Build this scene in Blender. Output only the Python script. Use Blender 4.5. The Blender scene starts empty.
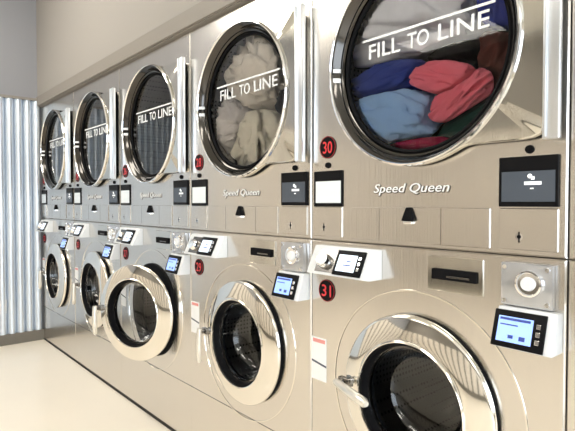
import bpy, bmesh, math, random
from mathutils import Vector, Matrix, noise
PI = math.pi
S = bpy.context.scene
COL = S.collection

# ------------------------------------------------------------------ camera
CAM = Vector((0.0, -1.226, 1.176))
cd = bpy.data.cameras.new('camera'); cam = bpy.data.objects.new('camera', cd); COL.objects.link(cam)
cam.location = CAM
yaw = math.atan2(.651, -.759)                       # heading of the view in plan
cam.rotation_euler = (PI/2 - 12.5/505, 0, yaw - PI/2)
cd.sensor_width = 36.0; cd.lens = 505/575*36.0
cd.clip_start = .01
S.camera = cam

# ------------------------------------------------------------------ world, lights, exposure
w = bpy.data.worlds.new('world'); S.world = w; w.use_nodes = True
w.node_tree.nodes['Background'].inputs[0].default_value = (.8, .88, 1, 1)
w.node_tree.nodes['Background'].inputs[1].default_value = .6
S.view_settings.view_transform = 'Standard'; S.view_settings.look = 'None'
S.view_settings.gamma = 1; S.view_settings.use_curve_mapping = False
S.view_settings.exposure = 0.68
ROOM = dict(x0=-4.70, x1=3.6, y0=-5.0, y1=1.0, top=3.2)
LAMPS = [(-3.3, -.95), (-3.3, -4.15), (-4.0, -2.15), (-.9, -1.95), (1.5, -3.6), (1.5, -1.75)]  # unseen panels placed for steel reflections; the first added to brighten the floor
LAMP_W = 6.8
WINDOW_L = 5.0
def area(name, loc, rot, sx, sy, watts, col):
    l = bpy.data.lights.new(name, 'AREA'); l.shape = 'RECTANGLE'; l.size = sx; l.size_y = sy
    l.energy = watts; l.color = col
    o = bpy.data.objects.new(name, l); COL.objects.link(o); o.location = loc; o.rotation_euler = rot
    return o
# added daylight lamp for reflections, at an unseen window behind the camera's right shoulder
area('added_window_light', (3.55, -2.6, 1.5), (0, PI/2, 0), 2.2, 4.2, 90, (.80, .90, 1.0))

# ------------------------------------------------------------------ materials
def nt(name):
    m = bpy.data.materials.new(name); m.use_nodes = True
    n = m.node_tree.nodes; return m, n, m.node_tree.links, n['Principled BSDF']
def mat(name, col, rough=.5, metal=0., bump=0., bscale=60, var=0., vscale=8, stretch=(1, 1, 1), spec=.5, aniso=0, emit=0, coat=0):
    m, n, L, p = nt(name)
    p.inputs['Base Color'].default_value = (*col, 1); p.inputs['Roughness'].default_value = rough
    p.inputs['Metallic'].default_value = metal; p.inputs['Specular IOR Level'].default_value = spec
    if coat: p.inputs['Coat Weight'].default_value = coat; p.inputs['Coat Roughness'].default_value = .05
    if emit:
        p.inputs['Emission Color'].default_value = (*col, 1); p.inputs['Emission Strength'].default_value = emit
    if bump or var:
        tc = n.new('ShaderNodeTexCoord'); mp = n.new('ShaderNodeMapping'); mp.inputs['Scale'].default_value = stretch
        L.new(tc.outputs['Object'], mp.inputs[0])
    if bump:
        t = n.new('ShaderNodeTexNoise'); t.inputs['Scale'].default_value = bscale; t.inputs['Detail'].default_value = 4
        L.new(mp.outputs[0], t.inputs['Vector'])
        b = n.new('ShaderNodeBump'); b.inputs['Strength'].default_value = bump; b.inputs['Distance'].default_value = .002
        L.new(t.outputs['Fac'], b.inputs['Height']); L.new(b.outputs[0], p.inputs['Normal'])
    if var:
        t = n.new('ShaderNodeTexNoise'); t.inputs['Scale'].default_value = vscale; t.inputs['Detail'].default_value = 5
        L.new(mp.outputs[0], t.inputs['Vector'])
        mx = n.new('ShaderNodeMix'); mx.data_type = 'RGBA'
        mx.inputs[6].default_value = (*[c*(1-var) for c in col], 1); mx.inputs[7].default_value = (*[min(1, c*(1+var)) for c in col], 1)
        L.new(t.outputs['Fac'], mx.inputs[0]); L.new(mx.outputs[2], p.inputs['Base Color'])
    return m
def steel(name, col, rough, wob, streak):
    """brushed stainless: vertical grain, sheet metal that waves a little"""
    m, n, L, p = nt(name)
    p.inputs['Base Color'].default_value = (*col, 1); p.inputs['Metallic'].default_value = 1
    tc = n.new('ShaderNodeTexCoord')
    mp = n.new('ShaderNodeMapping'); mp.inputs['Scale'].default_value = (160, 160, 2.2); L.new(tc.outputs['Object'], mp.inputs[0])
    t = n.new('ShaderNodeTexNoise'); t.inputs['Scale'].default_value = 1; t.inputs['Detail'].default_value = 3
    L.new(mp.outputs[0], t.inputs['Vector'])
    r = n.new('ShaderNodeMapRange'); r.inputs[3].default_value = rough*.75; r.inputs[4].default_value = rough*1.25
    L.new(t.outputs['Fac'], r.inputs[0]); L.new(r.outputs[0], p.inputs['Roughness'])
    b = n.new('ShaderNodeBump'); b.inputs['Strength'].default_value = streak; b.inputs['Distance'].default_value = .0006
    L.new(t.outputs['Fac'], b.inputs['Height'])
    t2 = n.new('ShaderNodeTexNoise'); t2.inputs['Scale'].default_value = 2.2; t2.inputs['Detail'].default_value = 1
    L.new(tc.outputs['Object'], t2.inputs['Vector'])
    b2 = n.new('ShaderNodeBump'); b2.inputs['Strength'].default_value = wob; b2.inputs['Distance'].default_value = .02
    L.new(t2.outputs['Fac'], b2.inputs['Height']); L.new(b.outputs[0], b2.inputs['Normal']); L.new(b2.outputs[0], p.inputs['Normal'])
    return m
def glass(name, tint, refl=1.0, ior=1.5):
    m = bpy.data.materials.new(name); m.use_nodes = True; n = m.node_tree.nodes; L = m.node_tree.links
    n.remove(n['Principled BSDF']); out = n['Material Output']
    tr = n.new('ShaderNodeBsdfTransparent'); tr.inputs[0].default_value = (*tint, 1)
    gl = n.new('ShaderNodeBsdfGlossy'); gl.inputs['Roughness'].default_value = .015
    gl.inputs['Color'].default_value = (1, 1, 1, 1)
    fr = n.new('ShaderNodeFresnel'); fr.inputs['IOR'].default_value = ior
    mu = n.new('ShaderNodeMath'); mu.operation = 'MULTIPLY'; mu.inputs[1].default_value = refl; mu.use_clamp = True
    pw = n.new('ShaderNodeMath'); pw.operation = 'POWER'; pw.inputs[1].default_value = 1.75   # coated: little straight on, more at a slant
    L.new(fr.outputs[0], pw.inputs[0]); L.new(pw.outputs[0], mu.inputs[0])
    mx = n.new('ShaderNodeMixShader'); L.new(mu.outputs[0], mx.inputs[0]); L.new(tr.outputs[0], mx.inputs[1]); L.new(gl.outputs[0], mx.inputs[2])
    L.new(mx.outputs[0], out.inputs[0]); return m
def drum_mat():
    m, n, L, p = nt('perforated_drum_steel')
    p.inputs['Metallic'].default_value = 1; p.inputs['Roughness'].default_value = .28
    tc = n.new('ShaderNodeTexCoord')
    v = n.new('ShaderNodeTexVoronoi'); v.inputs['Scale'].default_value = 55; v.inputs['Randomness'].default_value = .1
    L.new(tc.outputs['Object'], v.inputs['Vector'])
    r = n.new('ShaderNodeValToRGB'); r.color_ramp.elements[0].position = .22; r.color_ramp.elements[1].position = .3
    r.color_ramp.elements[0].color = (.02, .02, .02, 1); r.color_ramp.elements[1].color = (.15, .145, .14, 1)
    L.new(v.outputs['Distance'], r.inputs[0]); L.new(r.outputs[0], p.inputs['Base Color'])
    return m
M = dict(
    steel=steel('brushed_stainless', (.73, .70, .66), .22, .12, .5),
    steel_door=steel('brushed_stainless_door', (.68, .66, .61), .09, .04, .2),
    ring=mat('polished_steel', (.86, .83, .77), .07, 1.),
    chrome=mat('chrome', (.92, .92, .93), .06, 1.),
    dark_chrome=mat('dark_steel', (.22, .21, .20), .16, 1.),
    ring_shadow=mat('ring_shadow_steel', (.085, .08, .075), .12, 1.),  # inner door ring steel, darkened in the colour for shade in the recess
    satin=mat('satin_aluminium', (.78, .81, .85), .28, .9),
    black=mat('black_rubber', (.006, .006, .007), .7, spec=.08),
    gloss_black=mat('gloss_black', (.005, .005, .006), .45, spec=.12),
    dark=mat('dark_interior', (.03, .03, .032), .6),
    plastic=mat('pale_grey_plastic', (.78, .80, .82), .35),
    clear_plastic=mat('dial_window_plastic', (.50, .51, .53), .12, .55),
    white=mat('white_label', (.86, .87, .88), .4),
    display_glare=mat('display_reflection_white', (.80, .86, .90), .2),  # white colour stands for the bright reflection in a glossy display
    screen=mat('lit_blue_screen', (.28, .42, .92), .25, emit=.6),
    screen_pale=mat('lit_pale_screen', (.66, .76, .86), .2, emit=.6),
    screen_text=mat('screen_text_blue', (.05, .08, .35), .3),
    screen_dim=mat('dim_grey_screen', (.075, .09, .115), .25, spec=.35),
    icon=mat('white_icon', (.85, .88, .9), .4, emit=.35),
    red=mat('red_digit', (.75, .04, .05), .4),
    red_print=mat('pale_red_print', (.75, .30, .28), .5),
    ink=mat('dark_ink', (.05, .06, .10), .5),
    corr=mat('galvanised_corrugated', (.72, .78, .85), .42, .78, var=.06, vscale=6, stretch=(1, 1, .3)),
    wall=mat('grey_wall_paint', (.30, .30, .315), .8, bump=.15, bscale=180),
    bulkhead=mat('warm_grey_paint', (.36, .335, .305), .75, bump=.15, bscale=180),
    bulkhead_dark=mat('stone_grey_paint', (.20, .185, .165), .75),
    slat=mat('beige_panel_board', (.74, .68, .60), .45),
    groove=mat('dark_groove_backing', (.05, .045, .04), .8),
    trim=mat('taupe_trim_paint', (.27, .245, .215), .6),
    base=mat('taupe_baseboard', (.16, .145, .12), .5),
    ceiling=mat('ceiling_paint', (.86, .84, .78), .8),
    cream=mat('cream_wall_paint', (.80, .76, .68), .8),
    floor=mat('cream_floor', (.90, .82, .70), .3, var=.03, vscale=3, coat=.2),
    lamp=mat('lamp_diffuser', (1, .96, .88), .5, emit=LAMP_W),
    red_wall=mat('red_painted_column', (.65, .08, .09), .5),
    drum=drum_mat(),
    glass=glass('dryer_glass', (.98, .98, .98), 4.6, 1.55),
    bowl=glass('washer_bowl_glass', (.80, .82, .84), 8.0, 1.6),
    toe=mat('black_toe_gap', (.02, .018, .015), .7),
)

# ------------------------------------------------------------------ mesh helpers
def bm_obj(name, bm, m, parent=None, smooth=None, mats=None):
    bmesh.ops.recalc_face_normals(bm, faces=bm.faces[:]) if smooth != 'keep' else None
    me = bpy.data.meshes.new(name); bm.to_mesh(me); bm.free()
    for mm in (mats or [m]): me.materials.append(mm)
    if smooth:
        for p in me.polygons: p.use_smooth = True
        try: me.set_sharp_from_angle(angle=math.radians(38))
        except Exception: pass
    o = bpy.data.objects.new(name, me); COL.objects.link(o)
    if parent: o.parent = parent
    return o
def box(bm, a, b, bev=0., seg=2, mi=0):
    t = bmesh.new(); bmesh.ops.create_cube(t, size=1)
    a = Vector(a); b = Vector(b); d = b-a
    for v in t.verts: v.co = Vector(((v.co.x+.5)*d.x+a.x, (v.co.y+.5)*d.y+a.y, (v.co.z+.5)*d.z+a.z))
    if bev: bmesh.ops.bevel(t, geom=t.edges[:], offset=bev, segments=seg, affect='EDGES', profile=.6)
    merge(bm, t, mi)
def merge(bm, t, mi=0, mtx=None):
    vs = {}
    for v in t.verts: vs[v] = bm.verts.new((mtx @ v.co) if mtx else v.co)
    for f in t.faces:
        try:
            nf = bm.faces.new([vs[v] for v in f.verts]); nf.material_index = mi; nf.smooth = f.smooth
        except ValueError: pass
    t.free()
def hexa(bm, pts, bev=0., mi=0):
    """8 points: bottom 4 (front-left, front-right, back-right, back-left) then top 4"""
    t = bmesh.new(); v = [t.verts.new(p) for p in pts]
    for f in ((3,2,1,0),(4,5,6,7),(0,1,5,4),(1,2,6,5),(2,3,7,6),(3,0,4,7)): t.faces.new([v[i] for i in f])
    if bev: bmesh.ops.bevel(t, geom=t.edges[:], offset=bev, segments=2, affect='EDGES', profile=.6)
    merge(bm, t, mi)
def face_front(bm):
    bm.normal_update()
    for f in bm.faces:
        if f.normal.y > 0: f.normal_flip()
def lathe(bm, prof, cu, cz, n=96, closed=False, mi=0):
    """revolve (r, y) about the y axis through (cu, cz)"""
    rings = []
    for r, y in prof:
        if r < 1e-5: rings.append([bm.verts.new((cu, y, cz))]*n)
        else: rings.append([bm.verts.new((cu+r*math.cos(2*PI*k/n), y, cz+r*math.sin(2*PI*k/n))) for k in range(n)])
    pr = list(zip(rings, rings[1:])) + ([(rings[-1], rings[0])] if closed else [])
    for A, Bq in pr:
        for k in range(n):
            q = [A[k], A[(k+1) % n], Bq[(k+1) % n], Bq[k]]
            u = []
            for x in q:
                if x not in u: u.append(x)
            if len(u) > 2:
                f = bm.faces.new(u); f.material_index = mi
def cyl(bm, p, q, r, r2=None, n=24, mi=0, bev=0):
    p = Vector(p); q = Vector(q); r2 = r if r2 is None else r2
    ax = (q-p).normalized(); up = Vector((0, 0, 1)) if abs(ax.z) < .9 else Vector((1, 0, 0))
    a = ax.cross(up).normalized(); b = ax.cross(a)
    R0 = [bm.verts.new(p+(a*math.cos(2*PI*k/n)+b*math.sin(2*PI*k/n))*r) for k in range(n)]
    R1 = [bm.verts.new(q+(a*math.cos(2*PI*k/n)+b*math.sin(2*PI*k/n))*r2) for k in range(n)]
    for k in range(n): bm.faces.new((R0[k], R0[(k+1) % n], R1[(k+1) % n], R1[k])).material_index = mi
    bm.faces.new(R0[::-1]).material_index = mi; bm.faces.new(R1).material_index = mi
def tube(bm, pts, r, n=10):
    pts = [Vector(p) for p in pts]; rings = []
    for i, p in enumerate(pts):
        t = (pts[min(i+1, len(pts)-1)]-pts[max(i-1, 0)]).normalized()
        up = Vector((0, 1, 0)) if abs(t.y) < .9 else Vector((1, 0, 0))
        a = t.cross(up).normalized(); b = t.cross(a)
        rr = r[i] if isinstance(r, (list, tuple)) else r
        rings.append([bm.verts.new(p+(a*math.cos(2*PI*k/n)+b*math.sin(2*PI*k/n))*rr) for k in range(n)])
    for A, Bq in zip(rings, rings[1:]):
        for k in range(n): bm.faces.new((A[k], A[(k+1) % n], Bq[(k+1) % n], Bq[k]))
    bm.faces.new(rings[0][::-1]); bm.faces.new(rings[-1])
def text_mesh(bm, s, h, width, mtx, depth=.001, mi=0, shear=0., bold=0.):
    """lettering: cap height h, squeezed to the width, laid on mtx (x right, y up, z out)"""
    c = bpy.data.curves.new('t', 'FONT'); c.body = s; c.size = 1; c.extrude = .5; c.offset = bold; c.shear = shear
    c.align_x = 'LEFT'; c.resolution_u = 3
    o = bpy.data.objects.new('t', c); COL.objects.link(o)
    dg = bpy.context.evaluated_depsgraph_get(); me = bpy.data.meshes.new_from_object(o.evaluated_get(dg))
    xs = [v.co.x for v in me.vertices]; ys = [v.co.y for v in me.vertices]
    x0, x1 = min(xs), max(xs); y0 = 0; y1 = max(ys)
    t = bmesh.new(); t.from_mesh(me)
    for v in t.verts:
        v.co = Vector(((v.co.x-x0)/(x1-x0)*width, (v.co.y-y0)/(y1-y0)*h, (v.co.z+.5)*depth))
    merge(bm, t, mi, mtx)
    bpy.data.objects.remove(o); bpy.data.curves.remove(c); bpy.data.meshes.remove(me)
def front(u, y, z):                                   # a frame on the front face: x right, y up, z towards the room
    return Matrix(((1, 0, 0, u), (0, 0, -1, y), (0, 1, 0, z), (0, 0, 0, 1)))
def plate_with_hole(bm, x0, x1, z0, z1, cu, cz, r, y, n=96, mi=0):
    """flat rectangle with a round hole, at depth y"""
    inn, out = [], []
    ang = [2*PI*k/n for k in range(n)]
    corners = [math.atan2(z-cz, x-cu) % (2*PI) for x in (x0, x1) for z in (z0, z1)]
    for c in corners:                                  # snap the nearest spoke to each corner
        k = min(range(n), key=lambda i: abs((ang[i]-c+PI) % (2*PI)-PI)); ang[k] = c
    for a in ang:
        c, s = math.cos(a), math.sin(a)
        tx = (x1-cu)/c if c > 1e-9 else ((x0-cu)/c if c < -1e-9 else 1e9)
        tz = (z1-cz)/s if s > 1e-9 else ((z0-cz)/s if s < -1e-9 else 1e9)
        t = min(tx, tz)
        inn.append(bm.verts.new((cu+r*c, y, cz+r*s))); out.append(bm.verts.new((cu+t*c, y, cz+t*s)))
    for k in range(n):
        bm.faces.new((inn[k], inn[(k+1) % n], out[(k+1) % n], out[k])).material_index = mi
    return inn, out
def empty(name, loc, label, cat, group=None):
    o = bpy.data.objects.new(name, None); COL.objects.link(o); o.location = loc; o.empty_display_size = .1
    tag(o, label, cat, group); return o
def tag(o, label, cat, group=None, kind=None):
    if label: o['label'] = label
    if cat: o['category'] = cat
    if group: o['group'] = group
    if kind: o['kind'] = kind
    return o
def struct(name, bm, m, smooth=None, mats=None):
    o = bm_obj(name, bm, m, None, smooth, mats); o['kind'] = 'structure'; return o

# ------------------------------------------------------------------ room shell
R = ROOM
b = bmesh.new(); box(b, (R['x0']-.1, R['y0']-.1, -.1), (R['x1']+.1, R['y1']+.1, 0)); struct('floor', b, M['floor'])
b = bmesh.new(); box(b, (R['x0']-.1, R['y0']-.1, R['top']), (R['x1']+.1, R['y1']+.1, R['top']+.1)); struct('ceiling', b, M['ceiling'])
b = bmesh.new(); box(b, (R['x0']-.1, R['y0']-.1, 0), (R['x0'], R['y1']+.1, R['top'])); struct('wall_left', b, M['wall'])
b = bmesh.new(); box(b, (R['x0'], R['y0']-.1, 0), (R['x1'], R['y0'], R['top'])); struct('wall_front', b, M['bulkhead_dark'])
b = bmesh.new(); box(b, (R['x0'], R['y1'], 0), (R['x1'], R['y1']+.1, R['top'])); struct('wall_back', b, M['wall'])
# right wall with an opening for the added, unseen window
b = bmesh.new()
box(b, (R['x1'], R['y0']-.1, 0), (R['x1']+.1, -4.8, R['top'])); box(b, (R['x1'], -.4, 0), (R['x1']+.1, R['y1']+.1, R['top']))
box(b, (R['x1'], -4.8, 0), (R['x1']+.1, -.4, .35)); box(b, (R['x1'], -4.8, 2.7), (R['x1']+.1, -.4, R['top']))
struct('wall_right', b, M['cream'])
b = bmesh.new()
for y in (-4.8, -3.36, -1.90, -.44): box(b, (R['x1']+.02, y, .35), (R['x1']+.07, y+.04, 2.7))
for z in (.35, 2.66): box(b, (R['x1']+.02, -4.8, z), (R['x1']+.07, -.4, z+.04))
struct('window_1', b, M['dark_chrome'])
# bulkhead over the machines: the painted face and the trim along its lower edge
b = bmesh.new(); box(b, (R['x0'], -.020, 2.078), (R['x1'], R['y1'], R['top'])); struct('wall_bulkhead', b, M['bulkhead'])
b = bmesh.new(); box(b, (R['x0'], -.034, 2.000), (R['x1'], .06, 2.078), .003); box(b, (R['x0'], -.020, 1.995), (R['x1'], .05, 2.000))
struct('trim_1', b, M['trim'])
# filler post between the last machine and the left wall
# corrugated metal wainscot on the left wall (pitch 67 mm)
b = bmesh.new(); prof = []
pitch = .068; y = -.004; yend = -1.62
while y > yend:
    for dy, dx in [(pitch*q/24, .036*math.sin(PI*q/24)**.6) for q in range(24)]:
        prof.append((R['x0']+.006+dx, y-dy))
    y -= pitch
lo = [b.verts.new((x, yy, .085)) for x, yy in prof]; hi = [b.verts.new((x, yy, 2.045)) for x, yy in prof]
lo2 = [b.verts.new((x-.0015, yy, .085)) for x, yy in prof]; hi2 = [b.verts.new((x-.0015, yy, 2.045)) for x, yy in prof]
for k in range(len(prof)-1):
    b.faces.new((lo[k], hi[k], hi[k+1], lo[k+1])); b.faces.new((lo2[k], lo2[k+1], hi2[k+1], hi2[k]))
    b.faces.new((hi[k], hi2[k], hi2[k+1], hi[k+1])); b.faces.new((lo[k], lo[k+1], lo2[k+1], lo2[k]))
struct('wall_panel_left', b, M['corr'], 'keep')
b = bmesh.new(); box(b, (R['x0'], -1.66, 2.042), (R['x0']+.048, -.0, 2.062), .002); struct('trim_2', b, M['trim'])
b = bmesh.new(); box(b, (R['x0'], R['y0'], 0), (R['x0']+.048, 0, .088), .004); struct('baseboard_left', b, M['base'])
b = bmesh.new(); box(b, (R['x0'], R['y0'], 0), (R['x1'], R['y0']+.11, .24), .003); struct('baseboard_front', b, M['base'])
# beige boards with dark joints on the opposite wall and the far end of the left wall, seen in the polished steel
b = bmesh.new(); box(b, (R['x0'], R['y0'], .24), (R['x1'], R['y0']+.01, 2.10), mi=1); x = R['x0']+.04
while x < R['x1']-.2:
    box(b, (x, R['y0']+.01, .24), (x+.28, R['y0']+.035, 2.08), .004, 1); x += .36
struct('wall_panel_front', b, None, None, [M['slat'], M['groove']])
b = bmesh.new(); box(b, (R['x0'], R['y0']+.04, .088), (R['x0']+.008, -1.68, 2.10), mi=1); y = -1.98
while y > R['y0']+.05:
    box(b, (R['x0']+.008, y, .088), (R['x0']+.033, y+.28, 2.08), .004, 1); y -= .36
struct('wall_panel_far', b, None, None, [M['slat'], M['groove']])

# ceiling lamps, all unseen, placed for floor light and steel reflections
def lamp_fixture(x, y, label):
    t = empty('unseen_ceiling_light', (x, y, R['top']-.06), label, 'ceiling light', 'ceiling light panels over the aisle')
    b = bmesh.new()
    for a, c in (((-.62, -.32, 0), (.62, -.30, .06)), ((-.62, .30, 0), (.62, .32, .06)), ((-.62, -.30, 0), (-.60, .30, .06)), ((.60, -.30, 0), (.62, .30, .06))): box(b, a, c)
    bm_obj('frame', b, M['white'], t)
    b = bmesh.new(); box(b, (-.60, -.30, .01), (.60, .30, .03)); bm_obj('diffuser', b, M['lamp'], t)
for i, (x, y) in enumerate(LAMPS):
    lamp_fixture(x, y, 'unseen white rectangular light panel placed over the laundromat aisle for floor light and reflections')

# power outlet on the corrugated wall
t = empty('wall_outlet', (R['x0']+.028, -.318, .262), 'white power outlet on the corrugated wall near the left picture edge', 'outlet')
b = bmesh.new(); box(b, (-.008, -.035, 0), (.006, .035, .115), .003); bm_obj('outlet_plate', b, M['white'], t)
b = bmesh.new()
for z in (.022, .066):
    box(b, (.0055, -.017, z), (.009, .017, z+.028), .001)
bm_obj('socket', b, M['plastic'], t)

# ------------------------------------------------------------------ machines
W = .845; X_RIGHT = -.454; DEPTH = .88
SEAM = 1.047
DC = (.4375, 1.595)         # dryer door centre (u, z)
WC = (.440, .600)           # washer door centre
HINGE = (.700, -.012)       # washer door hinge (u, y)
def local(o, zoff):         # meshes are drawn in (u, y, z) from the column's left front foot
    for v in o.data.vertices: v.co.x -= W/2; v.co.y -= DEPTH/2; v.co.z -= zoff
def finish(root, zoff):
    done = set()
    def walk(o):
        for c in [q for q in bpy.data.objects if q.parent == o]:
            if c.type == 'MESH' and c.data.name not in done:
                done.add(c.data.name); local(c, zoff)
            walk(c)
    walk(root)
def cabinet_bm(z0, z1, c, r, rb, db):
    bm = bmesh.new(); x0, x1 = .0015, W-.0015; e = .004
    inn, out = plate_with_hole(bm, x0+e, x1-e, z0+e, z1-e, c[0], c[1], r, 0)
    n = len(out)
    def push(v, y, k):
        x = x0 if abs(v.x-(x0+e)) < 1e-5 else (x1 if abs(v.x-(x1-e)) < 1e-5 else v.x)
        z = z0 if abs(v.z-(z0+e)) < 1e-5 else (z1 if abs(v.z-(z1-e)) < 1e-5 else v.z)
        return (x, y, z)
    r1 = [bm.verts.new(push(v.co, e, 1)) for v in out]; r2 = [bm.verts.new(push(v.co, DEPTH, 1)) for v in out]
    for A, Bq in ((out, r1), (r1, r2)):
        for k in range(n): bm.faces.new((A[k], A[(k+1) % n], Bq[(k+1) % n], Bq[k]))
    bm.faces.new(r2)
    prev = inn                                        # the bore that takes the drum
    for rr, yy in ((r, .010), (rb, .010), (rb, db)):
        h = [bm.verts.new((c[0]+(v.co.x-c[0])*rr/r, yy, c[1]+(v.co.z-c[1])*rr/r)) for v in inn]
        for k in range(n): bm.faces.new((prev[(k+1) % n], prev[k], h[k], h[(k+1) % n]))
        prev = h
    bm.faces.new(prev[::-1])
    return bm

def door_outline(cu, cz, n=160, grow=0.):
    r0 = .314; rho = []
    for k in range(n):
        a = 2*PI*k/n; c, s = math.cos(a), math.sin(a); p = r0
        if c > 0.02:
            p = max(r0, min(.368/c, .268/max(abs(s), 1e-6)))
        rho.append(p)
    for _ in range(3): rho = [(rho[k-1]+2*rho[k]+rho[(k+1) % n])/4 for k in range(n)]
    return [((rho[k]+grow)*math.cos(2*PI*k/n)+cu, (rho[k]+grow)*math.sin(2*PI*k/n)+cz) for k in range(n)]
def slab_ring(bm, outline, cu, cz, r, y0, y1, e=.003):
    """slab of the outline with a round hole, back y0, front y1 (y1<y0)"""
    n = len(outline)
    def ring(f, y): return [bm.verts.new((f(k)[0], y, f(k)[1])) for k in range(n)]
    sh = lambda k, d: (cu+(outline[k][0]-cu)*(1-d/.33), cz+(outline[k][1]-cz)*(1-d/.33))
    ci = lambda k: (cu+r*math.cos(2*PI*k/n), cz+r*math.sin(2*PI*k/n))
    A = [ring(ci, y0), ring(lambda k: outline[k], y0), ring(lambda k: outline[k], y1+e), ring(lambda k: sh(k, e), y1), ring(ci, y1)]
    for P, Q in zip(A, A[1:]+A[:1]):
        for k in range(n): bm.faces.new((P[k], P[(k+1) % n], Q[(k+1) % n], Q[k]))

def digits_disc(root, num, u, z, name='number_disc'):
    b = bmesh.new(); cyl(b, (u, -.0003, z), (u, -.003, z), .038, n=40)
    d = bm_obj(name, b, M['gloss_black'], root, True); d['label'] = 'round black disc with the red number %s' % num
    b = bmesh.new(); text_mesh(b, num, .040, .044, front(u-.022, -.003, z-.020), .0008, bold=.006)
    tube(b, [(u+.0362*math.cos(2*PI*k/40), -.0032, z+.0362*math.sin(2*PI*k/40)) for k in range(41)], .0006, 5)
    bm_obj('number', b, M['red'], d)
    return d

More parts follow.
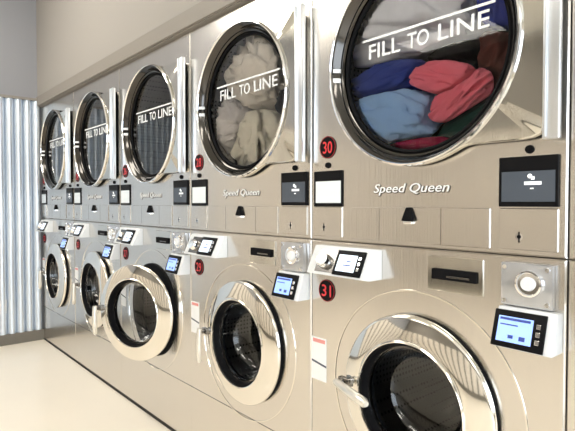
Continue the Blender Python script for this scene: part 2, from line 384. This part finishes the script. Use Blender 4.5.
def make_dryer(root):
    cu, cz = DC
    bm_obj('cabinet', cabinet_bm(SEAM+.002, 1.994, DC, .285, .318, .74), M['steel'], root)
    # drum with back wall and three lifters
    b = bmesh.new(); lathe(b, [(.286, .011), (.308, .020), (.314, .70), (.306, .72), (0, .72)], cu, cz, 72)
    dr = bm_obj('drum', b, M['drum'], root, True)
    b = bmesh.new()
    for k in range(0):
        a = PI/2+2*PI*k/3+.5; c, s = math.cos(a), math.sin(a)
        p = [(cu+c*.307-s*q, y, cz+s*.307+c*q) for y in (.08,) for q in (-.03, .03)]
        pts = []
        for rr, hw in ((.306, .035), (.245, .012)):
            for y, q in ((.08, -hw), (.08, hw), (.66, hw), (.66, -hw)): pts.append((cu+c*rr-s*q, y, cz+s*rr+c*q))
        hexa(b, pts, .004)
    bm_obj('lifter', b, M['drum'], dr)
    # door: black slab painting the shadow gap behind the panel, steel panel, chrome ring, glass, handle strip, lettering
    ol = door_outline(cu, cz)
    b = bmesh.new(); slab_ring(b, door_outline(cu, cz, grow=-.004), cu, cz, .286, -.0005, -.012, .001)
    bm_obj('door_shadow_gap', b, M['black'], root)
    b = bmesh.new(); slab_ring(b, ol, cu, cz, .300, -.012, -.030)
    door = bm_obj('door', b, M['steel_door'], root, True)
    b = bmesh.new(); lathe(b, [(.300, -.028), (.312, -.030), (.3145, -.036), (.312, -.041), (.308, -.042), (.305, -.038), (.304, -.030)], cu, cz)
    rg = bm_obj('door_ring', b, M['chrome'], door, True)
    b = bmesh.new(); lathe(b, [(.3045, -.036), (.301, -.034), (.293, -.018), (.284, -.006), (.2785, -.003), (.2775, .004)], cu, cz)
    bm_obj('inner_ring', b, M['ring_shadow'], door, True)
    b = bmesh.new(); lathe(b, [(.2785, .003), (.272, -.003), (.265, .001), (.264, .012), (.2785, .014)], cu, cz, closed=True)
    bm_obj('glass_gasket', b, M['black'], door, True)
    b = bmesh.new(); lathe(b, [(0, .0045), (.20, .0045), (.266, .005)], cu, cz)
    face_front(b); g = bm_obj('door_glass', b, M['glass'], door, 'keep')
    b = bmesh.new(); box(b, (cu-.205, .0020, 1.680), (cu+.230, .0040, 1.687))
    bm_obj('fill_line', b, M['icon_w'], door)
    for wd, u0, wdt in (('FILL', -.180, .118), ('TO', -.036, .073), ('LINE', .066, .149)):
        b = bmesh.new(); text_mesh(b, wd, .044, wdt, front(cu+u0, .0040, 1.624), .0012, bold=.008)
        bm_obj('fill_text', b, M['icon_w'], door)
    for za, zb in ((1.600, 1.612), (1.568, 1.582)):
        b = bmesh.new(); hexa(b, [(cu-.300, -.034, za), (cu-.286, -.018, za), (cu-.286, -.012, za), (cu-.300, -.026, za), (cu-.300, -.034, zb), (cu-.286, -.018, zb), (cu-.286, -.012, zb), (cu-.300, -.026, zb)])
        bm_obj('small_label', b, M['white'], door)
    b = bmesh.new()
    hexa(b, [(.801, -.040, 1.320), (.838, -.040, 1.320), (.838, -.020, 1.320), (.801, -.020, 1.320), (.801, -.040, 1.870), (.838, -.040, 1.870), (.838, -.020, 1.870), (.801, -.020, 1.870)], .005)
    box(b, (.806, -.048, 1.325), (.812, -.038, 1.865), .002)
    bm_obj('edge_handle', b, M['satin'], door, True)
    # control strip
    digits = None
    for u in (.083, .758):
        b = bmesh.new(); cyl(b, (u, -.0004, 1.304), (u, -.007, 1.304), .0105, .009, 20)
        bm_obj('lock_button', b, M['black'], root)
    # left display
    b = bmesh.new(); box(b, (.018, -.006, 1.164), (.151, -.0004, 1.285), .002); d = bm_obj('left_display', b, M['gloss_black'], root)
    b = bmesh.new(); box(b, (.029, -.0075, 1.176), (.147, -.0055, 1.250), .0005); bm_obj('display_panel', b, M['display_glare'], d)
    # right card reader
    b = bmesh.new(); box(b, (.686, -.008, 1.167), (.826, -.0004, 1.288), .002); d = bm_obj('card_reader', b, M['gloss_black'], root)
    b = bmesh.new(); box(b, (.694, -.0095, 1.179), (.820, -.0075, 1.252), .0005); bm_obj('reader_screen', b, M['screen_dim'], d)
    b = bmesh.new()
    cyl(b, (.763, -.0095, 1.240), (.763, -.0103, 1.240), .0055, n=16); box(b, (.766, -.0103, 1.231), (.774, -.0095, 1.239))
    box(b, (.750, -.0103, 1.219), (.790, -.0095, 1.227)); box(b, (.764, -.0103, 1.209), (.772, -.0095, 1.212))
    bm_obj('reader_icon', b, M['icon'], d)
    # panels under them, each with a key slot
    for u0, u1 in ((.018, .151), (.686, .826)):
        b = bmesh.new(); box(b, (u0, -.004, 1.062), (u1, -.0003, 1.163), .0015, 1); d = bm_obj('access_panel', b, M['steel'], root)
        uc = u0+(u1-u0)*.36
        b = bmesh.new(); box(b, (uc-.0018, -.0047, 1.080), (uc+.0018, -.0038, 1.106)); cyl(b, (uc, -.0035, 1.094), (uc, -.0052, 1.094), .005, n=16)
        bm_obj('key_slot', b, M['black'], d)
        b = bmesh.new(); cyl(b, (uc, -.0035, 1.094), (uc, -.0045, 1.094), .009, n=20); bm_obj('lock_rosette', b, M['chrome'], d)
    # lint door
    b = bmesh.new(); box(b, (.190, -.0035, 1.060), (.662, -.0003, 1.163), .0015, 1); d = bm_obj('lint_door', b, M['steel'], root)
    b = bmesh.new()
    for u in (.305, .520): box(b, (u, -.0040, 1.063), (u+.0015, -.0034, 1.161))
    bm_obj('panel_joint', b, M['dark_chrome'], d)
    b = bmesh.new(); hexa(b, [(.397, -.018, 1.124), (.437, -.018, 1.124), (.437, -.003, 1.124), (.397, -.003, 1.124), (.409, -.012, 1.162), (.425, -.012, 1.162), (.427, -.003, 1.164), (.407, -.003, 1.164)], .003)
    bm_obj('lint_latch', b, M['black'], d)
    b = bmesh.new(); box(b, (.402, -.014, 1.115), (.432, -.003, 1.1235), .002); bm_obj('latch_plate', b, M['chrome'], d)
    # maker's badge
    b = bmesh.new(); text_mesh(b, 'Speed Queen', .028, .266, front(.282, -.0005, 1.206), .0015, bold=.035, shear=.25)
    d = bm_obj('badge', b, M['dark_chrome'], root)
    b = bmesh.new(); text_mesh(b, 'Speed Queen', .026, .262, front(.2835, -.0019, 1.2075), .0012, bold=.004, shear=.25)
    bm_obj('badge_lettering', b, M['white'], d)

def make_washer(root):
    cu, cz = WC
    bm_obj('cabinet', cabinet_bm(.012, SEAM-.001, WC, .205, .246, .54), M['steel'], root)
    b = bmesh.new(); lathe(b, [(.205, .012), (.20, .03), (.235, .05), (.24, .50), (.23, .52), (.09, .50), (0, .49)], cu, cz, 72)
    dr = bm_obj('drum', b, M['drum'], root, True)
    b = bmesh.new()
    for k in range(3):
        a = .4+2*PI*k/3; c, s = math.cos(a), math.sin(a); pts = []
        for rr, hw in ((.239, .035), (.175, .014)):
            for y, q in ((.08, -hw), (.08, hw), (.47, hw), (.47, -hw)): pts.append((cu+c*rr-s*q, y, cz+s*rr+c*q))
        hexa(b, pts, .005)
    bm_obj('lifter', b, M['drum'], dr)
    b = bmesh.new(); lathe(b, [(.249, -.0003), (.249, -.009), (.243, -.0115), (.208, -.0105), (.199, -.004), (.195, .008), (.196, .030), (.205, .032)], cu, cz)
    bm_obj('door_gasket', b, M['black'], root, True)
    # embossed circle around the porthole
    b = bmesh.new(); lathe(b, [(.3245, -.0002), (.3235, -.0022), (.3215, -.0026), (.3195, -.0022), (.3185, -.0002)], cu, cz, 128)
    bm_obj('embossed_circle', b, M['ring'], root, True)
    # door
    b = bmesh.new()
    prof = [(.251, -.012), (.2545, -.017), (.2535, -.024), (.250, -.0275)]
    for k in range(1, 13):
        t = k/12; r = .250-(.250-.184)*t; prof.append((r, -.0275-.0185*(1-(1-t)**1.4)))
    prof += [(.1825, -.0470), (.179, -.0500), (.1765, -.0490), (.175, -.044), (.175, -.030)]
    lathe(b, prof, cu, cz, 128)
    door = bm_obj('door', b, M['ring'], root, True)
    b = bmesh.new(); lathe(b, [(.1748, -.043), (.169, -.042), (.163, -.020), (.158, .004), (.170, .006), (.185, -.004), (.248, -.0125), (.2505, -.0135)], cu, cz)
    bm_obj('door_back', b, M['black'], door, True)
    b = bmesh.new(); lathe(b, [(.1625, -.020), (.152, .020), (.140, .055), (.125, .072), (.10, .082), (.05, .088), (0, .090)], cu, cz)
    face_front(b); bm_obj('glass_bowl', b, M['bowl'], door, 'keep')
    b = bmesh.new(); lathe(b, [(.1628, -.018), (.1560, -.019), (.1545, -.011), (.1615, -.009)], cu, cz, closed=True)
    bm_obj('glass_collar', b, M['dark_chrome'], door, True)
    # slot plate
    b = bmesh.new(); box(b, (.480, -.004, .934), (.646, -.0003, 1.030), .0015, 1); d = bm_obj('coin_plate', b, M['steel_door'], root)
    b = bmesh.new(); box(b, (.497, -.012, .966), (.630, -.003, .996), .003); bm_obj('coin_slot', b, M['black'], d)
    b = bmesh.new(); box(b, (.545, -.0135, .974), (.612, -.0115, .979), .0005); bm_obj('slot_lip', b, M['dark_chrome'], d)
    # dial window plate
    b = bmesh.new(); box(b, (.700, -.020, .928), (.822, -.0003, 1.032), .003); d = bm_obj('dial_plate', b, M['clear_plastic'], root, True)
    b = bmesh.new(); cyl(b, (.771, -.019, .986), (.771, -.030, .986), .034, .031, 40); lathe(b, [(.031, -.029), (.031, -.033), (.027, -.034), (.025, -.030)], .771, .986, 40)
    bm_obj('dial_ring', b, M['chrome'], d, True)
    b = bmesh.new(); cyl(b, (.771, -.030, .986), (.771, -.038, .986), .017, .015, 28); bm_obj('dial_knob', b, M['plastic'], d, True)
    for u in (.711, .811):
        for z in (.940, 1.021):
            b = bmesh.new(); cyl(b, (u, -.019, z), (u, -.024, z), .006, .005, 14)
            bm_obj('plate_screw', b, M['chrome'], d, True)
    # lower right display pod: wedge, leaning back towards the top
    def pod(u0, u1, z0, z1, yb, yt, name):
        b = bmesh.new(); hexa(b, [(u0, yb, z0), (u1, yb, z0), (u1, -.0003, z0), (u0, -.0003, z0), (u0, yt, z1), (u1, yt, z1), (u1, -.0003, z1), (u0, -.0003, z1)], .003)
        return bm_obj(name, b, M['plastic'], root, True)
    def on_face(yb, yt, z0, z1):      # frame of the leaning face: x right, y up the face, z out
        up = Vector((0, yt-yb, z1-z0)).normalized(); xr = Vector((1, 0, 0)); outv = xr.cross(up)
        return lambda u, h: Matrix(((1, up.x, outv.x, u), (0, up.y, outv.y, yb+up.y*h), (0, up.z, outv.z, z0+up.z*h), (0, 0, 0, 1)))
    def lcd(parent, F, u, h, w_, hh, scr, bars):
        t = bmesh.new(); box(t, (0, 0, .0005), (w_, hh, .006), .002); b = bmesh.new(); merge(b, t, 0, F(u, h)); bm_obj('screen_bezel', b, M['gloss_black'], parent, True)
        t = bmesh.new(); box(t, (.012, .013, .0055), (w_-.028, hh-.015, .0070), .0004); b = bmesh.new(); merge(b, t, 0, F(u, h)); bm_obj('screen', b, scr, parent)
        b = bmesh.new()
        for (a, c, x, y) in bars:
            t = bmesh.new(); box(t, (a, c, .0068), (x, y, .0076)); merge(b, t, 0, F(u, h))
        bm_obj('screen_writing', b, M['screen_text'], parent)
        b = bmesh.new()
        for k in range(3):
            t = bmesh.new(); box(t, (w_-.020, .018+k*.018, .0055), (w_-.010, .029+k*.018, .0085), .001); merge(b, t, 0, F(u, h))
        bm_obj('menu_button', b, M['chrome'], parent)
    p = pod(.700, .838, .832, .925, -.060, -.030, 'display_pod'); F = on_face(-.060, -.030, .832, .925)
    lcd(p, F, .697, .002, .122, .088, M['screen'], [(.016, .064, .088, .070), (.018, .052, .060, .055), (.040, .022, .052, .030), (.066, .020, .080, .030)])
    p['label'] = 'pale grey pod with a lit blue screen'
    # upper left control pod with knob and screen
    p = pod(.040, .316, .940, 1.032, -.062, -.018, 'control_pod'); F = on_face(-.062, -.018, .940, 1.032)
    lcd(p, F, .160, .006, .118, .084, M['screen_pale'], [(.050, .045, .068, .049), (.040, .032, .070, .036)])
    t = bmesh.new(); cyl(t, (0, 0, 0), (0, 0, .022), .026, .022, 30); b = bmesh.new(); merge(b, t, 0, F(.112, .046)); bm_obj('control_knob', b, M['chrome'], p, True)
    t = bmesh.new(); box(t, (.032, .008, .0003), (.116, .086, .002), .0008); b = bmesh.new(); merge(b, t, 0, F(.044, .002)); bm_obj('knob_plate', b, M['dark_chrome'], p)
    # instruction sticker
    b = bmesh.new(); box(b, (.004, -.0012, .556), (.076, -.0002, .706)); s = bm_obj('instruction_sticker', b, M['white'], root)
    b = bmesh.new(); box(b, (.010, -.0016, .688), (.070, -.0011, .701)); bm_obj('sticker_heading', b, M['red_print'], s)
    b = bmesh.new(); hexa(b, [(.004, -.0016, .618), (.076, -.0016, .606), (.076, -.0011, .606), (.004, -.0011, .618), (.004, -.0016, .625), (.076, -.0016, .613), (.076, -.0011, .613), (.004, -.0011, .625)]); bm_obj('sticker_stripe', b, M['ink'], s)
    # toe panel
    b = bmesh.new(); box(b, (.0015, -.0008, .287), (W-.0015, .001, .2895)); bm_obj('panel_seam', b, M['dark'], root)
    b = bmesh.new(); box(b, (.004, -.0035, .001), (W-.004, .05, .014)); bm_obj('toe_gap', b, M['toe'], root)
    return door

def add_handle(door, swung):
    """pull lever on the left of the porthole ring, in the column's coordinates"""
    b = bmesh.new(); z = .604
    box(b, (.176, -.050, z-.013), (.222, -.030, z+.013), .004); cyl(b, (.192, -.044, z), (.192, -.074, z), .012, .011, 18)
    h = bm_obj('handle', b, M['dark_chrome'], door, True)
    b = bmesh.new()
    if swung:   # lever pulled out across the ring
        tube(b, [(.186, -.066, z), (.23, -.085, z+.001), (.30, -.112, z+.002), (.360, -.134, z+.004), (.372, -.138, z+.004)], [.012, .014, .0155, .0145, .008], 16)
    else:       # lever hanging down
        tube(b, [(.192, -.068, z+.014), (.192, -.070, z-.02), (.194, -.072, z-.08), (.195, -.072, z-.128), (.195, -.072, z-.138)], [.011, .013, .0135, .012, .006], 16)
    l = bm_obj('handle_lever', b, M['white_metal'], h, True)
    return h, l

M['icon_w'] = mat('white_print_on_glass', (.88, .90, .92), .5)
M['white_metal'] = mat('cast_light_metal', (.82, .79, .72), .25, .6)

NUM = [('30', '31'), ('28', '29'), ('26', '27'), ('24', '25'), ('22', '23'), None]
DRYER_LABELS = [
    'stainless stacked dryer numbered 30 packed with blue, pink and grey laundry, nearest whole one',
    'stainless stacked dryer holding a beige blanket, second from the right',
    'empty stainless stacked dryer directly left of the dryer with the beige blanket',
    'empty stainless stacked dryer, second from the corrugated wall',
    'empty stainless stacked dryer in the corner beside the corrugated wall',
    'stainless dryer of which only a sliver shows at the right picture edge']
WASHER_LABELS = [
    'stainless front-load washer numbered 31, nearest whole one, with its door lever pulled out sideways',
    'stainless front-load washer with shut round door under the dryer with the beige blanket',
    'stainless front-load washer with round door swung ajar, third from the right',
    'stainless front-load washer partly hidden behind the ajar round door next to it',
    'stainless front-load washer in the corner beside the corrugated wall',
    'stainless washer of which only a sliver shows at the right picture edge']
def copy_tree(o, parent):
    c = o.copy(); COL.objects.link(c); c.parent = parent
    for ch in [q for q in KIDS.get(o.name, [])]: copy_tree(ch, c)
    return c
cols = []
xl = [X_RIGHT-W*(i+1) for i in range(5)] + [X_RIGHT]
for i in range(6):
    dr = empty('stacked_dryer', (xl[i]+W/2, DEPTH/2, SEAM), DRYER_LABELS[i], 'dryer', 'stacked stainless dryers')
    wa = empty('front_load_washer', (xl[i]+W/2, DEPTH/2, 0), WASHER_LABELS[i], 'washing machine', 'front load stainless washers')
    cols.append((dr, wa))
make_dryer(cols[0][0]); make_washer(cols[0][1])
def kids_map():
    k = {}
    for o in bpy.data.objects:
        if o.parent: k.setdefault(o.parent.name, []).append(o)
    return k
finish(cols[0][0], SEAM); finish(cols[0][1], 0)
KIDS = kids_map()
for i in range(1, 6):
    for j in (0, 1):
        for ch in KIDS[cols[0][j].name]:
            if i == 5 and ch.name.startswith('instruction_sticker'): continue
            copy_tree(ch, cols[i][j])
KIDS2 = kids_map()
OPEN = [0, 0, 21, 0, 0, 0]
lever_src = None
for i in range(6):
    dr, wa = cols[i]
    if NUM[i]:
        d = digits_disc(dr, NUM[i][0], .082, 1.365); e = digits_disc(wa, NUM[i][1], .078, .876)
    else:
        d = e = None
    for q, zo in ((d, SEAM), (e, 0)):
        if q:
            local(q, zo)
            for ch in [o for o in bpy.data.objects if o.parent == q]: local(ch, zo)
    door = [o for o in KIDS2[wa.name] if o.name.startswith('door') and not o.name.startswith('door_')][0]
    if i in (0, 1):
        h, l = add_handle(door, i == 0); local(h, 0); local(l, 0)
        if i == 1: lever_src = (h, l)
    else:
        h = lever_src[0].copy(); COL.objects.link(h); h.parent = door
        l = lever_src[1].copy(); COL.objects.link(l); l.parent = h
    if OPEN[i]:
        a = math.radians(OPEN[i]); hp = Vector((HINGE[0]-W/2, HINGE[1]-DEPTH/2, 0))
        Rm = Matrix.Rotation(a, 4, 'Z'); door.matrix_local = Matrix.Translation(hp) @ Rm @ Matrix.Translation(-hp)

# ------------------------------------------------------------------ laundry
def cloth_mat(name, col, var=.12):
    m, n, L, p = nt(name)
    p.inputs['Roughness'].default_value = .9; p.inputs['Specular IOR Level'].default_value = .2
    tc = n.new('ShaderNodeTexCoord')
    t = n.new('ShaderNodeTexNoise'); t.inputs['Scale'].default_value = 22; t.inputs['Detail'].default_value = 6; L.new(tc.outputs['Object'], t.inputs['Vector'])
    mx = n.new('ShaderNodeMix'); mx.data_type = 'RGBA'
    mx.inputs[6].default_value = (*[c*(1-var) for c in col], 1); mx.inputs[7].default_value = (*[min(1, c*(1+var)) for c in col], 1)
    L.new(t.outputs['Fac'], mx.inputs[0]); L.new(mx.outputs[2], p.inputs['Base Color'])
    wv = n.new('ShaderNodeTexNoise'); wv.inputs['Scale'].default_value = 420; L.new(tc.outputs['Object'], wv.inputs['Vector'])
    b = n.new('ShaderNodeBump'); b.inputs['Strength'].default_value = .35; b.inputs['Distance'].default_value = .0015
    L.new(wv.outputs['Fac'], b.inputs['Height']); L.new(b.outputs[0], p.inputs['Normal'])
    return m
def garment(name, i, u, y, z, size, col, label, seed, fold=.35, rot=0., freq=2.6, cat='laundry', group=None, along=(1, .35)):
    """crumpled cloth: a lump whose surface is gathered into ridged folds running one way"""
    b = bmesh.new(); bmesh.ops.create_icosphere(b, subdivisions=5, radius=1)
    off = Vector((seed*3.17, seed*1.31, seed*.77)); cr, sr = math.cos(rot), math.sin(rot)
    for v in b.verts:
        p = v.co.copy()
        a, c = p.x*cr+p.z*sr, -p.x*sr+p.z*cr
        q = Vector((a*along[1], p.y*.7, c*along[0]))*freq*.62+off
        wx = noise.noise_vector(q*.7)
        q2 = q+wx*.8
        r1 = 1-abs(noise.noise(q2))*2.2
        r2 = 1-abs(noise.noise(q2*2.3+Vector((5, 1, 2))))*2
        big = noise.noise(p*1.1+off)
        k = 1+fold*(.55*(r1-.5)+.25*(r2-.5))+.28*big
        v.co = Vector((p.x*k*size[0], p.y*k*size[1], p.z*k*size[2]))
    # turn in the picture plane
    cr, sr = math.cos(rot), math.sin(rot)
    for v in b.verts: v.co = Vector((v.co.x*cr-v.co.z*sr, v.co.y, v.co.x*sr+v.co.z*cr))
    lim = .300
    for v in b.verts:                                    # pressed against glass and drum wall
        wy = y+v.co.y
        if wy < .060: v.co.y = .0115+.0485*math.exp((wy-.060)/.045)-y
        du, dz = u+v.co.x-DC[0], z+v.co.z-DC[1]; r = math.hypot(du, dz)
        lm = .258 if y+v.co.y < .045 else lim
        if r > lm: v.co.x -= du*(1-lm/r); v.co.z -= dz*(1-lm/r)
    PACK.append([i, Vector((u, y, z)), Vector(size), rot, b, name, col, label, cat, group])
def fbody(g, p):
    d = p-g[1]; cr, sr = math.cos(g[3]), math.sin(g[3]); x = d.x*cr+d.z*sr; zz = -d.x*sr+d.z*cr
    return math.sqrt((x/g[2].x)**2+(d.y/g[2].y)**2+(zz/g[2].z)**2)
PACK = []
def pack():
    """cloth pressed against cloth: every garment gives way at the face it shares with a neighbour"""
    for g in PACK:
        near = [h for h in PACK if h is not g and h[0] == g[0] and (h[1]-g[1]).length < max(h[2])+max(g[2])+.1]
        for v in g[4].verts:
            p = g[1]+v.co
            def bad(q):
                f = fbody(g, q)*1.09+.045
                return any(fbody(h, q) < f for h in near)
            if bad(p):
                lo_, hi_ = 0., 1.
                for _ in range(12):
                    m_ = (lo_+hi_)/2
                    if bad(g[1]+v.co*m_): hi_ = m_
                    else: lo_ = m_
                v.co = v.co*lo_
    for i, c, size, rot, b, name, col, label, cat, group in PACK:
        put(i, c, b, name, col, label, cat, group)
def put(i, c, b, name, col, label, cat, group):
    o = bm_obj(name, b, cloth_mat(name+'_cloth', col), None, None)
    for p in o.data.polygons: p.use_smooth = True
    o.location = (xl[i]+c.x, c.y, c.z); tag(o, label, cat, group); return o
GA = 'laundry in the dryer numbered 30'; GB = 'laundry in the second dryer'
garment('grey_shirt', 0, .345, .115, 1.745, (0.275, 0.106, 0.146), (.76, .77, .82), 'crumpled light grey shirt at the top of the dryer numbered 30', 1, .9, -.3, 3.8, 'shirt', GA)
garment('slate_towel', 0, .590, .165, 1.785, (0.075, 0.080, 0.070), (.15, .21, .27), 'dark slate cloth at the top right behind the fill line, dryer 30', 2, .5, .4, 3, 'towel', GA)
garment('navy_shirt', 0, .285, .10, 1.565, (0.183, 0.084, 0.067), (.05, .08, .34), 'navy blue garment between the grey shirt and the light blue jeans', 3, .6, .15, 3, 'shirt', GA)
garment('black_sweater', 0, .50, .13, 1.605, (0.159, 0.084, 0.061), (.014, .014, .016), 'black garment above the coral pink shirt in dryer 30', 4, .4, -.2, 3, 'sweater', GA)
garment('light_blue_jeans', 0, .290, .085, 1.450, (0.205, 0.083, 0.100), (.38, .60, 1.0), 'crumpled light blue denim at the lower left of dryer 30', 5, .9, -.18, 3.6, 'jeans', GA)
garment('coral_shirt', 0, .480, .070, 1.535, (0.128, 0.063, 0.049), (1.0, .24, .32), 'upper fold of the coral pink shirt at the right side of dryer 30', 6, 1.1, -.25, 3.6, 'shirt', GA)
garment('coral_sleeve', 0, .532, .068, 1.466, (0.122, 0.063, 0.044), (1.0, .23, .31), 'lower coral pink sleeve curling under the coral shirt in dryer 30', 16, 1.3, .5, 3.8, 'shirt', GA)
garment('brown_garment', 0, .63, .12, 1.575, (0.067, 0.078, 0.091), (.10, .035, .028), 'dark brown garment against the glass right of the coral shirt', 7, .4, .2, 3, 'garment', GA)
garment('royal_blue_garment', 0, .635, .11, 1.70, (0.067, 0.078, 0.085), (.03, .05, .34), 'royal blue garment at the upper right rim of dryer 30', 8, .5, .6, 3, 'garment', GA)
garment('green_garment', 0, .53, .13, 1.400, (0.134, 0.067, 0.055), (.015, .065, .055), 'dark green garment under the coral shirt in dryer 30', 9, .4, .3, 3, 'garment', GA)
garment('magenta_garment', 0, .385, .08, 1.350, (0.134, 0.056, 0.029), (.40, .015, .08), 'magenta garment at the very bottom of dryer 30 under the jeans', 10, .3, .0, 3, 'garment', GA)
garment('beige_blanket', 1, .440, .105, 1.690, (0.195, 0.095, 0.183), (.90, .84, .77), 'upper part of the crumpled beige blanket in the second dryer from the right', 11, 1.1, 1.25, 4.4, 'blanket', GB)
garment('grey_towel', 1, .285, .100, 1.540, (0.128, 0.078, 0.152), (.84, .81, .82), 'light grey towel left of the cream sheet behind the glass', 12, 1.1, 1.3, 4.6, 'towel', GB)
garment('cream_sheet', 1, .430, .085, 1.470, (0.165, 0.074, 0.152), (.95, .88, .78), 'cream sheet bunched under the beige blanket in the second dryer', 15, 1.2, .9, 4.8, 'sheet', GB)
garment('pale_blue_shirt', 1, .265, .16, 1.765, (0.061, 0.067, 0.061), (.20, .42, .70), 'pale blue garment at the upper left of the beige blanket', 13, .5, .2, 3, 'shirt', GB)
garment('black_garment', 1, .612, .10, 1.575, (0.043, 0.067, 0.061), (.02, .02, .025), 'black garment at the right edge of the beige blanket', 14, .4, .2, 3, 'garment', GB)
pack()
